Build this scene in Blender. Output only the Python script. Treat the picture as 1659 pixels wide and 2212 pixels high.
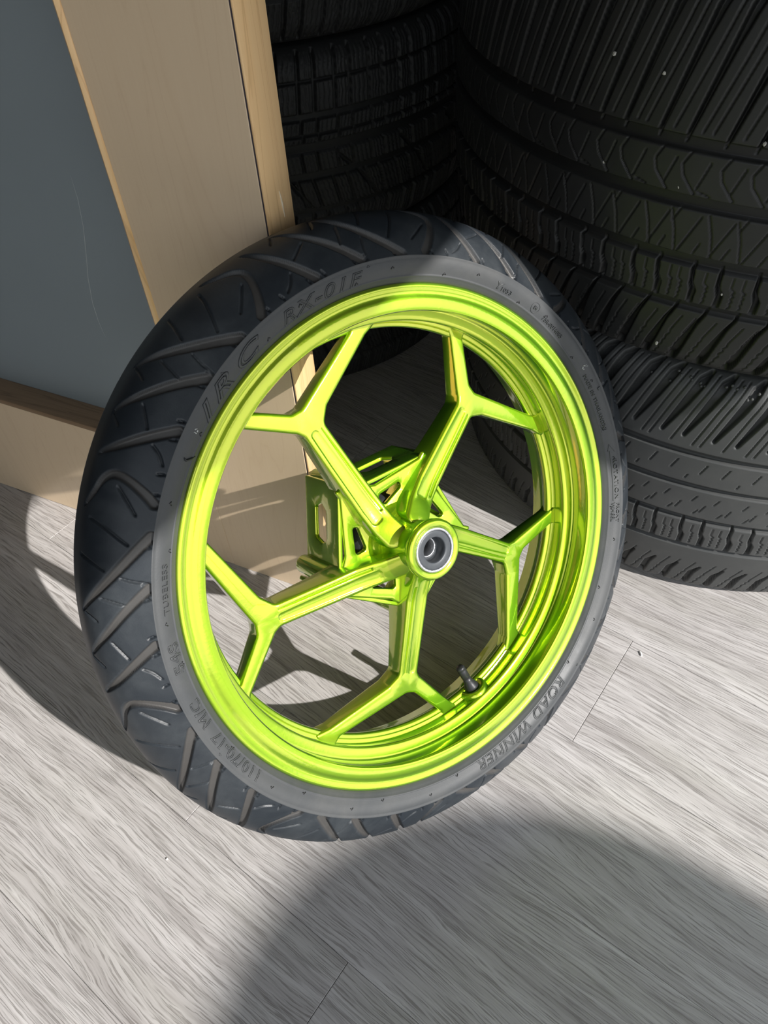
import bpy, bmesh, math, random
import numpy as np
from mathutils import Vector, Matrix
PI = math.pi
for o in list(bpy.data.objects): bpy.data.objects.remove(o, do_unlink=True)
scn = bpy.context.scene
COL = scn.collection

# ------------------------------------------------------------------ camera
F_PX = 1605.0
cd = bpy.data.cameras.new('camera'); cam = bpy.data.objects.new('camera', cd); COL.objects.link(cam)
cd.sensor_fit = 'HORIZONTAL'; cd.sensor_width = 36.0; cd.lens = F_PX / 1659.0 * 36.0
cd.clip_start = 0.02; cd.clip_end = 60
fw = Vector((-0.29434, 0.59702, -0.74628)).normalized()
rt = Vector((0.91503, 0.40143, -0.03976)); rt = (rt - fw * rt.dot(fw)).normalized()
upv = rt.cross(fw)
cam.matrix_world = Matrix.Translation((0.8949, -0.4791, 0.8052)) @ Matrix((rt, upv, -fw)).transposed().to_4x4()
scn.camera = cam

# ------------------------------------------------------------------ light
SUN_DIR = Vector((-1.28, 0.295, -1.0)).normalized()
sd = bpy.data.lights.new('sun', 'SUN'); so = bpy.data.objects.new('sun', sd); COL.objects.link(so)
sd.energy = 5.0; sd.angle = math.radians(0.55); sd.color = (1.0, 0.965, 0.93)
so.rotation_euler = SUN_DIR.to_track_quat('-Z', 'Y').to_euler()
so.location = (3, -1, 3)
wd = bpy.data.worlds.new('world'); scn.world = wd; wd.use_nodes = True
nt = wd.node_tree; nt.nodes.clear()
wo = nt.nodes.new('ShaderNodeOutputWorld'); bg = nt.nodes.new('ShaderNodeBackground')
tc = nt.nodes.new('ShaderNodeTexCoord'); sp = nt.nodes.new('ShaderNodeSeparateXYZ'); cr = nt.nodes.new('ShaderNodeValToRGB')
nt.links.new(tc.outputs['Generated'], sp.inputs[0]); nt.links.new(sp.outputs[2], cr.inputs[0])
cr.color_ramp.elements[0].position = 0.0; cr.color_ramp.elements[0].color = (0.30, 0.30, 0.29, 1)
cr.color_ramp.elements[1].position = 1.0; cr.color_ramp.elements[1].color = (0.52, 0.62, 0.76, 1)
e = cr.color_ramp.elements.new(0.06); e.color = (0.86, 0.88, 0.88, 1)
nt.links.new(cr.outputs[0], bg.inputs[0]); bg.inputs[1].default_value = 1.4
nt.links.new(bg.outputs[0], wo.inputs[0])
scn.view_settings.view_transform = 'Standard'; scn.view_settings.look = 'None'
scn.view_settings.gamma = 1.0; scn.view_settings.use_curve_mapping = False
scn.view_settings.exposure = 0.2

# ------------------------------------------------------------------ helpers
def tag(o, label=None, cat=None, group=None, kind=None):
    if label: o['label'] = label
    if cat: o['category'] = cat
    if group: o['group'] = group
    if kind: o['kind'] = kind
    return o
def link(name, me, mats, parent=None, matrix=None):
    o = bpy.data.objects.new(name, me); COL.objects.link(o)
    for m in (mats if isinstance(mats, (list, tuple)) else [mats]):
        if len(o.data.materials) < (len(mats) if isinstance(mats, (list, tuple)) else 1): o.data.materials.append(m)
    if parent is not None: o.parent = parent
    if matrix is not None: o.matrix_basis = matrix
    return o
def bm_obj(name, bm, mat, parent=None, matrix=None, smooth=True, recalc=True):
    if recalc: bmesh.ops.recalc_face_normals(bm, faces=bm.faces)
    me = bpy.data.meshes.new(name); bm.to_mesh(me); bm.free()
    if smooth:
        me.shade_smooth()
    return link(name, me, mat, parent, matrix)
def sharp(o, ang=35):
    o.data.set_sharp_from_angle(angle=math.radians(ang)); return o
def box_bm(x0, x1, y0, y1, z0, z1, bev=0.0, seg=2):
    bm = bmesh.new()
    bmesh.ops.create_cube(bm, size=1.0)
    for v in bm.verts:
        v.co = Vector((x0 + (v.co.x + .5) * (x1 - x0), y0 + (v.co.y + .5) * (y1 - y0), z0 + (v.co.z + .5) * (z1 - z0)))
    if bev > 0: bmesh.ops.bevel(bm, geom=list(bm.edges), offset=bev, segments=seg, affect='EDGES', profile=.5)
    return bm
def lathe_mesh(prof, n=256, closed=False):
    """prof: list of (r, w); axis = local Z"""
    P = np.array(prof, float); m = len(P)
    t = np.linspace(0, 2 * PI, n, endpoint=False)
    V = np.stack([np.outer(np.cos(t), P[:, 0]), np.outer(np.sin(t), P[:, 0]), np.tile(P[:, 1], (n, 1))], -1).reshape(-1, 3)
    i = np.arange(n)[:, None]; j = np.arange(m if closed else m - 1)[None, :]
    j2 = (j + 1) % m; i2 = (i + 1) % n
    Fq = np.stack([i * m + j, i2 * m + j, i2 * m + j2, i * m + j2], -1).reshape(-1, 4)
    return mesh_np(V, Fq)
def mesh_np(V, Fq, name='mesh'):
    me = bpy.data.meshes.new(name)
    me.vertices.add(len(V)); me.vertices.foreach_set('co', np.ascontiguousarray(V, dtype=np.float32).ravel())
    nf = len(Fq); me.loops.add(nf * 4); me.loops.foreach_set('vertex_index', Fq.astype(np.int32).ravel())
    me.polygons.add(nf); me.polygons.foreach_set('loop_start', np.arange(0, nf * 4, 4, dtype=np.int32))
    try: me.polygons.foreach_set('loop_total', np.full(nf, 4, dtype=np.int32))
    except Exception: pass
    me.update(calc_edges=True); me.validate(); me.shade_smooth()
    return me
def smooth_prof(pts, it=2):
    """Chaikin on an open polyline keeping the ends"""
    P = [np.array(p, float) for p in pts]
    for _ in range(it):
        Q = [P[0]]
        for a, b in zip(P[:-1], P[1:]):
            Q += [a * .75 + b * .25, a * .25 + b * .75]
        Q.append(P[-1]); P = Q
    return P
def tube_bm(bm, pts, rad, n=8, cap=True):
    pts = [Vector(p) for p in pts]; rings = []
    for i, p in enumerate(pts):
        d = (pts[min(i + 1, len(pts) - 1)] - pts[max(i - 1, 0)]).normalized()
        a = d.orthogonal().normalized() if i == 0 else (rings_a - d * rings_a.dot(d)).normalized()
        rings_a = a; b = d.cross(a)
        r = rad[i] if isinstance(rad, (list, tuple)) else rad
        rings.append([bm.verts.new(p + (a * math.cos(2 * PI * k / n) + b * math.sin(2 * PI * k / n)) * r) for k in range(n)])
    for R0, R1 in zip(rings[:-1], rings[1:]):
        for k in range(n): bm.faces.new((R0[k], R0[(k + 1) % n], R1[(k + 1) % n], R1[k]))
    if cap: bm.faces.new(rings[0][::-1]); bm.faces.new(rings[-1])

# ------------------------------------------------------------------ materials
class NB:
    def __init__(s, name):
        s.m = bpy.data.materials.new(name); s.m.use_nodes = True; s.t = s.m.node_tree; s.t.nodes.clear()
        s.out = s.n('ShaderNodeOutputMaterial'); s.p = s.n('ShaderNodeBsdfPrincipled'); s.l(s.p.outputs[0], s.out.inputs[0])
    def n(s, ty, **k):
        x = s.t.nodes.new(ty)
        for a, b in k.items(): setattr(x, a, b)
        return x
    def l(s, a, b): s.t.links.new(a, b)
    def setp(s, **k):
        for a, b in k.items():
            s.p.inputs[a.replace('_', ' ')].default_value = b
        return s
    def noise(s, vec, scale, detail=4, rough=.55, dist=0.0):
        x = s.n('ShaderNodeTexNoise'); x.inputs['Scale'].default_value = scale; x.inputs['Detail'].default_value = detail
        x.inputs['Roughness'].default_value = rough; x.inputs['Distortion'].default_value = dist
        if vec is not None: s.l(vec, x.inputs['Vector'])
        return x.outputs['Fac']
    def ramp(s, fac, stops, interp='LINEAR'):
        r = s.n('ShaderNodeValToRGB'); r.color_ramp.interpolation = interp
        el = r.color_ramp.elements
        while len(el) > 1: el.remove(el[-1])
        for i, (p, c) in enumerate(stops):
            c = (c, c, c, 1) if isinstance(c, (int, float)) else (*c, 1)
            q = el[0] if i == 0 else el.new(p)
            q.position = p; q.color = c
        s.l(fac, r.inputs[0]); return r.outputs[0]
    def mixc(s, fac, a, b, mode='MIX'):
        x = s.n('ShaderNodeMix', data_type='RGBA', blend_type=mode)
        for sock, v in ((x.inputs[0], fac), (x.inputs[6], a), (x.inputs[7], b)):
            if hasattr(v, 'is_linked') or hasattr(v, 'links'): s.l(v, sock)
            else: sock.default_value = v if isinstance(v, (int, float)) else (*v, 1)
        return x.outputs[2]
    def math(s, op, a, b=0.0, c=None):
        x = s.n('ShaderNodeMath', operation=op)
        for i, v in enumerate((a, b, c)):
            if v is None: continue
            if hasattr(v, 'links'): s.l(v, x.inputs[i])
            else: x.inputs[i].default_value = v
        return x.outputs[0]
    def obj(s): return s.n('ShaderNodeTexCoord').outputs['Object']
    def mapping(s, vec, scale=(1, 1, 1), loc=(0, 0, 0)):
        x = s.n('ShaderNodeMapping'); x.inputs['Scale'].default_value = scale; x.inputs['Location'].default_value = loc
        s.l(vec, x.inputs[0]); return x.outputs[0]
    def bump(s, h, strength=.3, dist=.001, chain=None):
        b = s.n('ShaderNodeBump'); b.inputs['Strength'].default_value = strength; b.inputs['Distance'].default_value = dist
        s.l(h, b.inputs['Height'])
        if chain is not None: s.l(chain, b.inputs['Normal'])
        s.l(b.outputs[0], s.p.inputs['Normal']); return b.outputs[0]

def mat_lime():
    b = NB('candy_lime_paint')
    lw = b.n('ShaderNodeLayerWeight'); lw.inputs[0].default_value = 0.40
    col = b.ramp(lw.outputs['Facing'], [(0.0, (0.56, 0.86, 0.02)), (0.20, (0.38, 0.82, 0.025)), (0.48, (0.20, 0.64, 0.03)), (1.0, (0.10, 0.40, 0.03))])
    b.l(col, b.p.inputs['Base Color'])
    b.setp(Metallic=0.86, Roughness=0.40, Coat_Weight=1.0, Coat_Roughness=0.02, Coat_IOR=1.5)
    q = b.n('ShaderNodeBsdfPrincipled')
    q.inputs['Base Color'].default_value = (0.80, 0.63, 0.08, 1); q.inputs['Metallic'].default_value = 1.0
    q.inputs['Roughness'].default_value = 0.11; q.inputs['Coat Weight'].default_value = 1.0; q.inputs['Coat Roughness'].default_value = .02
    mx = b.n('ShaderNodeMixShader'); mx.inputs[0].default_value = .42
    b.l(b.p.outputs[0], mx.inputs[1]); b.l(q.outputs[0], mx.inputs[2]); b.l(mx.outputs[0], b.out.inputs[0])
    co = b.obj()
    nb = b.bump(b.noise(co, 190, 3, .6), .10, .0010); b.l(nb, q.inputs['Normal'])
    return b.m
def mat_rubber(name, base, rough, dust, dustcol=(0.15, 0.15, 0.145), scale=1.0, groove=None):
    b = NB(name); co = b.obj()
    n1 = b.noise(co, 14 * scale, 5, .65, .6); n2 = b.noise(co, 70 * scale, 4, .7)
    f = b.math('MULTIPLY', b.ramp(n1, [(0.42, 0.0), (0.72, 1.0)]), b.ramp(n2, [(0.30, .35), (0.70, 1.0)]))
    f = b.math('MULTIPLY', f, dust)
    col = b.mixc(f, base, dustcol)
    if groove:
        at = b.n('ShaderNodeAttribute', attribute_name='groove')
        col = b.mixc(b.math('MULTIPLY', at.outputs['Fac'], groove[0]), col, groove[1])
    b.l(col, b.p.inputs['Base Color'])
    rr = b.ramp(n1, [(0.3, rough - .07), (0.75, rough + .12)])
    b.l(rr, b.p.inputs['Roughness'])
    b.setp(Specular_IOR_Level=0.45)
    b.bump(b.noise(co, 900, 3, .7), .15, .0006)
    return b.m
def mat_simple(name, col, rough=.5, metal=0.0, nscale=0, namp=.15, bump=0.0, **k):
    b = NB(name); b.setp(Roughness=rough, Metallic=metal, **k)
    if nscale:
        co = b.obj(); n = b.noise(co, nscale, 4, .6)
        c0 = tuple(max(0, c * (1 - namp)) for c in col); c1 = tuple(min(1, c * (1 + namp)) for c in col)
        b.l(b.mixc(n, c0, c1), b.p.inputs['Base Color'])
        if bump: b.bump(n, bump, .001)
    else: b.p.inputs['Base Color'].default_value = (*col, 1)
    return b.m
def mat_wood(name, c0, c1, c2, axis='Z', scale=1.0, rough=.42, grain=1.0, bump=.05):
    b = NB(name); co = b.obj()
    st = {'Z': (1, 1, .10), 'X': (.10, 1, 1)}[axis]
    v = b.mapping(co, tuple(k * scale for k in st))
    big = b.noise(v, 9, 3, .55, 1.2)
    bands = b.math('FRACT', b.math('MULTIPLY', big, 9.0))
    tri = b.math('ABSOLUTE', b.math('SUBTRACT', bands, .5))
    fine = b.noise(b.mapping(co, tuple(k * scale * 4 for k in ({'Z': (1, 1, .03), 'X': (.03, 1, 1)}[axis]))), 60, 4, .7)
    f = b.math('ADD', b.math('MULTIPLY', b.ramp(tri, [(0.0, 0.75), (0.10, .25), (0.5, 0.10)]), grain), b.math('MULTIPLY', fine, .40))
    big2 = b.noise(co, 5 * scale, 2, .5)
    col = b.ramp(f, [(0.10, c0), (0.45, c1), (0.95, c2)])
    col = b.mixc(b.math('MULTIPLY', big2, .25), col, c1)
    b.l(col, b.p.inputs['Base Color']); b.setp(Roughness=rough, Specular_IOR_Level=.4)
    if bump: b.bump(fine, bump, .0005)
    return b.m
def mat_plank():
    b = NB('grey_oak_vinyl_plank'); co = b.obj()
    oi = b.n('ShaderNodeObjectInfo')
    mp = b.n('ShaderNodeVectorMath', operation='ADD'); cx = b.n('ShaderNodeCombineXYZ')
    b.l(b.math('MULTIPLY', oi.outputs['Random'], 37.0), cx.inputs[0]); b.l(b.math('MULTIPLY', oi.outputs['Random'], 11.0), cx.inputs[1])
    b.l(co, mp.inputs[0]); b.l(cx.outputs[0], mp.inputs[1]); v0 = mp.outputs[0]
    # warp along the board: cathedral grain
    lo = b.noise(b.mapping(v0, (1.0, 4.0, 1)), 1.7, 2, .45, .2)
    lo2 = b.noise(b.mapping(v0, (7.0, 20.0, 1)), 3.0, 3, .5)
    sy = b.n('ShaderNodeSeparateXYZ'); b.l(v0, sy.inputs[0])
    yy = b.math('ADD', sy.outputs[1], b.math('MULTIPLY', lo, 0.080))
    yy = b.math('ADD', yy, b.math('MULTIPLY', lo2, 0.0060))
    cc = b.n('ShaderNodeCombineXYZ'); b.l(b.math('MULTIPLY', sy.outputs[0], .020), cc.inputs[0]); b.l(yy, cc.inputs[1])
    g1 = b.noise(cc.outputs[0], 720, 2, .6)               # embossed pore lines
    g2 = b.noise(cc.outputs[0], 260, 3, .65)
    g3 = b.noise(cc.outputs[0], 45, 2, .5)
    cut = b.noise(b.mapping(v0, (11, 150, 1)), 2.2, 3, .6)    # breaks the lines into dashes
    line = b.math('MULTIPLY', b.ramp(g1, [(0.42, 1.0), (0.49, 0.0)]), b.ramp(cut, [(0.40, .12), (0.56, 1.0)]))
    base = b.ramp(b.math('ADD', b.math('MULTIPLY', g2, .55), b.math('MULTIPLY', g3, .45)),
                  [(0.34, (0.36, 0.335, 0.322)), (0.50, (0.50, 0.474, 0.458)), (0.66, (0.63, 0.605, 0.588))])
    tint = b.noise(b.mapping(v0, (2, 9, 1)), 2.0, 2, .5)
    base = b.mixc(b.math('MULTIPLY', b.ramp(tint, [(0.50, 0.0), (0.80, 1.0)]), .40), base, (0.40, 0.39, 0.335))
    col = b.mixc(b.math('MULTIPLY', line, .62), base, (0.19, 0.17, 0.155))
    b.l(col, b.p.inputs['Base Color']); b.setp(Roughness=.44, Specular_IOR_Level=.45)
    b.bump(b.math('SUBTRACT', b.math('MULTIPLY', g2, .6), line), .65, .0006)
    return b.m

M = {}
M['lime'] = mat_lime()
M['tyre'] = mat_rubber('motorcycle_tyre_rubber', (0.020, 0.025, 0.031), .42, .55, (0.085, 0.095, 0.10), groove=(.5, (0.115, 0.102, 0.088)))
M['side'] = mat_rubber('sidewall_rubber', (0.058, 0.062, 0.065), .45, .4, (0.12, 0.118, 0.11))
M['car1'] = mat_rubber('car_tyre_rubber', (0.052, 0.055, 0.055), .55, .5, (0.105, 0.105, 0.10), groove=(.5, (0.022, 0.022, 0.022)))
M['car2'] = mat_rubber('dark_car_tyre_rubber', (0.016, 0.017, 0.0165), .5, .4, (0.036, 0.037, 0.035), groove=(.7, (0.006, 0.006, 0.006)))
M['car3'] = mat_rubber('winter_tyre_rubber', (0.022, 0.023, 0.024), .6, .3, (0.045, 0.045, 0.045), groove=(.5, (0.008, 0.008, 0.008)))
M['black'] = mat_simple('black_rubber_valve', (0.025, 0.025, 0.028), .38)
M['cast'] = mat_simple('rough_dark_casting', (0.045, 0.050, 0.056), .6, .3, 400, .5, .5)
M['seal'] = mat_simple('grey_seal', (0.065, 0.072, 0.08), .42, .1, 200, .2)
M['steel'] = mat_simple('bare_metal', (0.62, 0.63, 0.65), .38, 1.0, 500, .25, .4)
M['mark'] = mat_simple('white_paint_mark', (0.55, 0.56, 0.55), .6, 0, 900, .35)
M['veneer'] = mat_wood('maple_veneer', (0.77, 0.61, 0.42), (0.73, 0.565, 0.38), (0.54, 0.40, 0.26), 'Z', 1.7, .36, .38)
M['solid'] = mat_wood('solid_wood_edge', (0.98, 0.70, 0.38), (0.94, 0.63, 0.32), (0.72, 0.45, 0.21), 'Z', 2.0, .28, .8)
M['solidx'] = mat_wood('solid_wood_ledge', (0.34, 0.23, 0.14), (0.25, 0.165, 0.10), (0.17, 0.11, 0.065), 'X', 2.0, .40, .8)
M['glue'] = mat_simple('dark_glue_line', (0.05, 0.04, 0.05), .6)
M['chip'] = mat_simple('pale_wood_scuff', (0.78, 0.66, 0.48), .6)
M['infill'] = mat_simple('satin_grey_metal_laminate', (0.33, 0.385, 0.41), .30, .25, 6, .04)
M['scratch'] = mat_simple('pale_scratch', (0.45, 0.48, 0.48), .5)
M['plank'] = mat_plank()
M['joint'] = mat_simple('dark_joint', (0.10, 0.095, 0.09), .8)
M['wall'] = mat_simple('dark_dimming_wall', (0.055, 0.055, 0.055), .8, 0, 3, .1)  # walls kept dark so the back corner stays black
M['wall2'] = mat_simple('pale_bounce_wall', (0.55, 0.55, 0.54), .8, 0, 3, .1)  # lightened to bounce light onto the rim and edge strip
M['ceil'] = mat_simple('shop_ceiling', (0.16, 0.16, 0.155), .9)
M['stone'] = mat_simple('pale_stone_chip', (0.42, 0.41, 0.38), .7, 0, 900, .3)
M['white'] = mat_simple('white_crumb', (0.85, 0.84, 0.80), .6)
M['blocker'] = mat_simple('blocker_white', (0.7, 0.7, 0.7), .5)
M['post'] = mat_simple('galvanised_post', (0.45, 0.46, 0.47), .45, .8)

# ------------------------------------------------------------------ room
gd = Vector((0.9745, -0.2243, 0)).normalized(); gp = Vector((0.2243, 0.9745, 0)).normalized()   # plank direction / across
ang = math.atan2(gd.y, gd.x)
floor = bm_obj('floor', box_bm(-3.0, 4.5, -3.0, 1.5, -0.05, -0.0031), M['joint'], smooth=False)
tag(floor, 'grey oak-look plank floor', kind='structure')
PW, PL, PT = 0.160, 1.220, 0.003
pk = box_bm(-PL / 2 + .0002, PL / 2 - .0002, -PW / 2 + .00015, PW / 2 - .00015, -PT, 0, .0004, 1)
pme = bpy.data.meshes.new('plank'); pk.to_mesh(pme); pk.free(); pme.materials.append(M['plank'])
joint_d = {0: 0.8375, 1: 0.615, 2: 0.16, 3: 0.907, 4: 0.42, 5: 0.70}
rng = random.Random(4)
for r in range(-5, 9):
    pc = -0.346 + PW * (r + .5)
    j0 = joint_d.get(r, rng.uniform(0, PL))
    for k in range(-2, 2):
        dc = j0 + PL * (k + .5)
        c = gd * dc + gp * pc
        if c.x < -1.9 or c.x > 2.9 or c.y > 1.35: continue
        o = bpy.data.objects.new('plank', pme); COL.objects.link(o); o.parent = floor
        o.location = (c.x, c.y, 0); o.rotation_euler = (0, 0, ang + (PI if rng.random() < .5 else 0))
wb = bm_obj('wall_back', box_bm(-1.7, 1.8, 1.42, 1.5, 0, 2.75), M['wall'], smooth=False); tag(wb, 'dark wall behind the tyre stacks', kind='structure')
wl = bm_obj('wall_left', box_bm(-1.78, -1.7, -1.9, 1.5, 0, 2.75), M['wall'], smooth=False); tag(wl, 'added dark side wall left of the framed panel, closing off skylight', kind='structure')  # unseen, added to close off skylight from the left
hb = box_bm(1.75, 1.80, -1.9, 1.5, 1.346, 2.75)  # unseen; lower edge stepped to put panel top and upper tyres in shade
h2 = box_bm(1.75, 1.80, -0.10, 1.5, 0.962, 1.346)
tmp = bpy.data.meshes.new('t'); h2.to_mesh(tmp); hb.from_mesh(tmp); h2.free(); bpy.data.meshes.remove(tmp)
hd = bm_obj('wall_right', hb, M['wall2'], smooth=False); tag(hd, 'added unseen wall at the right, lower edge stepped to cut the sun', kind='structure')
wf = bm_obj('wall_front', box_bm(-1.78, 0.55, -1.98, -1.9, 0, 2.75), M['wall'], smooth=False); tag(wf, 'added dark wall behind and left of the camera to dim the front light', kind='structure')  # unseen, added to cut ambient light from the front left
ce = bm_obj('ceiling', box_bm(-1.78, 1.8, -1.9, 1.5, 2.75, 2.83), M['ceil'], smooth=False); tag(ce, 'plain ceiling added out of view to block skylight', kind='structure')  # added to block overhead skylight

# ------------------------------------------------------------------ framed panel
fp = bpy.data.objects.new('framed_panel', None); COL.objects.link(fp); fp.location = (0.15, 0.02, 0)
tag(fp, 'upright pale wood framed panel with grey infill behind the green wheel', 'panel')
def fpart(name, bm, mat, smooth=False, label=None):
    o = bm_obj(name, bm, mat, fp, Matrix.Translation((-0.15, -0.02, 0)), smooth)
    if smooth: sharp(o)
    if label: o['label'] = label
    return o
H = 2.0; SW0, SW1 = 0.4175, 0.5680
fpart('stile', box_bm(SW0 + .007, SW1, 0.0, 0.040, 0.0, H, .0006, 1), M['veneer'], label='broad veneered upright of the frame')
fpart('edge_strip', box_bm(SW1 + .0012, 0.5715, 0.0, 0.040, 0.0, H, .0009, 2), M['solid'], True, label='honey coloured solid wood edge strip')
fpart('glue_line', box_bm(SW1, SW1 + .0012, 0.0004, 0.0396, 0.0, H), M['glue'])
fpart('stile', box_bm(-0.90, -0.75, 0.0, 0.040, 0.0, H, .0006, 1), M['veneer'])
RZ = 0.199
fpart('bottom_rail', box_bm(-0.75, SW0 + .0068, 0.0, 0.040, 0.0006, RZ - .006, .0006, 1), M['veneer'], label='wide veneered bottom rail')
fpart('top_rail', box_bm(-0.75, SW0 + .0068, 0.0, 0.040, H - .15, H, .0006, 1), M['veneer'])
fpart('infill_panel', box_bm(-0.748, SW0 + .004, 0.0365, 0.0395, RZ - .008, H - .15), M['infill'], label='smooth blue grey laminate infill')
# rounded solid mouldings: along the stile's inner edge and on top of the rail
bm = bmesh.new()
for (y0, y1) in ((0.0, 0.0355),):
    pr = [(0.0, 0.0355), (-.0004, 0.004), (.0002, 0.0006), (.0015, -.0016), (.0034, -.0026), (.0053, -.0018), (.0066, -.0003), (.0074, 0.0012)]
    zs = np.linspace(RZ, H - .15, 40)
    rows = []
    r2 = random.Random(3)
    for z in zs:
        wob = r2.uniform(-.00025, .00025)
        rows.append([bm.verts.new((SW0 + a + (wob if a < .005 else 0), b, z)) for a, b in pr])
    for A, B in zip(rows[:-1], rows[1:]):
        for k in range(len(pr) - 1): bm.faces.new((A[k], A[k + 1], B[k + 1], B[k]))
fpart('inner_moulding', bm, M['solid'], True, label='rounded solid wood inner edge')
bm = bmesh.new(); pr = [(RZ, 0.0362), (RZ, 0.004), (RZ - .0010, 0.0014), (RZ - .0030, 0.0001), (RZ - .0062, 0.0)]
rows = []
for x in np.linspace(-0.75, SW0 + .0003, 40):
    rows.append([bm.verts.new((x, b, a)) for a, b in pr])
for A, B in zip(rows[:-1], rows[1:]):
    for k in range(len(pr) - 1): bm.faces.new((A[k], A[k + 1], B[k + 1], B[k]))
fpart('rail_ledge', bm, M['solidx'], True, label='dusty top ledge of the bottom rail')
bm = bmesh.new(); tube_bm(bm, [(0.5717, 0.0215, .535), (0.5719, 0.0225, .525), (0.5717, .0245, .512)], [.0004, .0011, .0004], 6)
fpart('scuff', bm, M['chip'], True)
def panel_pt(u, v, y):   # pixel -> point on the plane y (used to place wear that lies on the panel)
    d = fw * F_PX + rt * (u - 829.5) - upv * (v - 1106.0); t = (y - cam.location.y) / d.y
    return cam.location + d * t
cam_loc = Vector((0.8949, -0.4791, 0.8052))
def panel_pt(u, v, y):
    d = fw * F_PX + rt * (u - 829.5) - upv * (v - 1106.0); return cam_loc + d * ((y - cam_loc.y) / d.y)
bm = bmesh.new(); tube_bm(bm, [panel_pt(u, v, .0365) for u, v in [(152, 378), (168, 430), (180, 490), (187, 560), (190, 600), (200, 655), (213, 695), (228, 728)]], [.00008, .0002, .00025, .0003, .0003, .0003, .0002, .0001], 5)
fpart('scratch', bm, M['scratch'], True)

# ------------------------------------------------------------------ grooved tyre surfaces
def stamp(Hh, G, A, S, poly, wid, depth, soft=.0008, period=None, gv=1.0):
    """carve a polyline groove into height field Hh(A,S).  poly [(a,s)], wid per vertex"""
    if not isinstance(wid, (list, tuple)): wid = [wid] * len(poly)
    for (p, q, w0, w1) in zip(poly[:-1], poly[1:], wid[:-1], wid[1:]):
        m = max(w0, w1) / 2 + soft + .0006
        for sh in ((0,) if period is None else (-period, 0, period)):
            a0, a1 = min(p[0], q[0]) + sh - m, max(p[0], q[0]) + sh + m
            i0, i1 = np.searchsorted(A, a0), np.searchsorted(A, a1)
            if i1 <= i0: continue
            j0, j1 = np.searchsorted(S, min(p[1], q[1]) - m), np.searchsorted(S, max(p[1], q[1]) + m)
            if j1 <= j0: continue
            aa = A[i0:i1, None] - sh - p[0]; ss = S[None, j0:j1] - p[1]
            dx, dy = q[0] - p[0], q[1] - p[1]; L2 = dx * dx + dy * dy + 1e-12
            t = np.clip((aa * dx + ss * dy) / L2, 0, 1)
            d = np.hypot(aa - t * dx, ss - t * dy); w = (w0 + (w1 - w0) * t) / 2
            x = np.clip((w - d) / soft + .5, 0, 1); x = x * x * (3 - 2 * x)
            np.maximum(Hh[i0:i1, j0:j1], x * depth, out=Hh[i0:i1, j0:j1])
            np.maximum(G[i0:i1, j0:j1], x * gv, out=G[i0:i1, j0:j1])
def ring(Hh, G, S, s, w, depth, soft=.0008):
    x = np.clip((w / 2 - np.abs(S - s)) / soft + .5, 0, 1); x = x * x * (3 - 2 * x)
    np.maximum(Hh, (x * depth)[None, :], out=Hh); np.maximum(G, x[None, :], out=G)
def tyre_mesh(theta, prof, nrm, Hh, G):
    """theta (n,), prof (m,2) of (r,w), nrm (m,2); displaced inwards by Hh"""
    n, m = Hh.shape
    r = prof[None, :, 0] - nrm[None, :, 0] * Hh; w = prof[None, :, 1] - nrm[None, :, 1] * Hh
    V = np.stack([np.cos(theta)[:, None] * r, np.sin(theta)[:, None] * r, w], -1).reshape(-1, 3)
    i = np.arange(n)[:, None]; j = np.arange(m - 1)[None, :]; i2 = (i + 1) % n
    Fq = np.stack([i * m + j, i2 * m + j, i2 * m + j + 1, i * m + j + 1], -1).reshape(-1, 4)
    me = mesh_np(V, Fq, 'tyre')
    at = me.attributes.new('groove', 'FLOAT', 'POINT'); at.data.foreach_set('value', G.astype(np.float32).ravel())
    return me
def resample(P, steps):
    P = np.array(P, float); d = np.r_[0, np.cumsum(np.hypot(*np.diff(P, axis=0).T))]
    return np.stack([np.interp(steps, d, P[:, 0]), np.interp(steps, d, P[:, 1])], -1), d[-1]
def normals2(P):
    t = np.gradient(P, axis=0); t /= np.linalg.norm(t, axis=1)[:, None] + 1e-12
    return t
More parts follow.
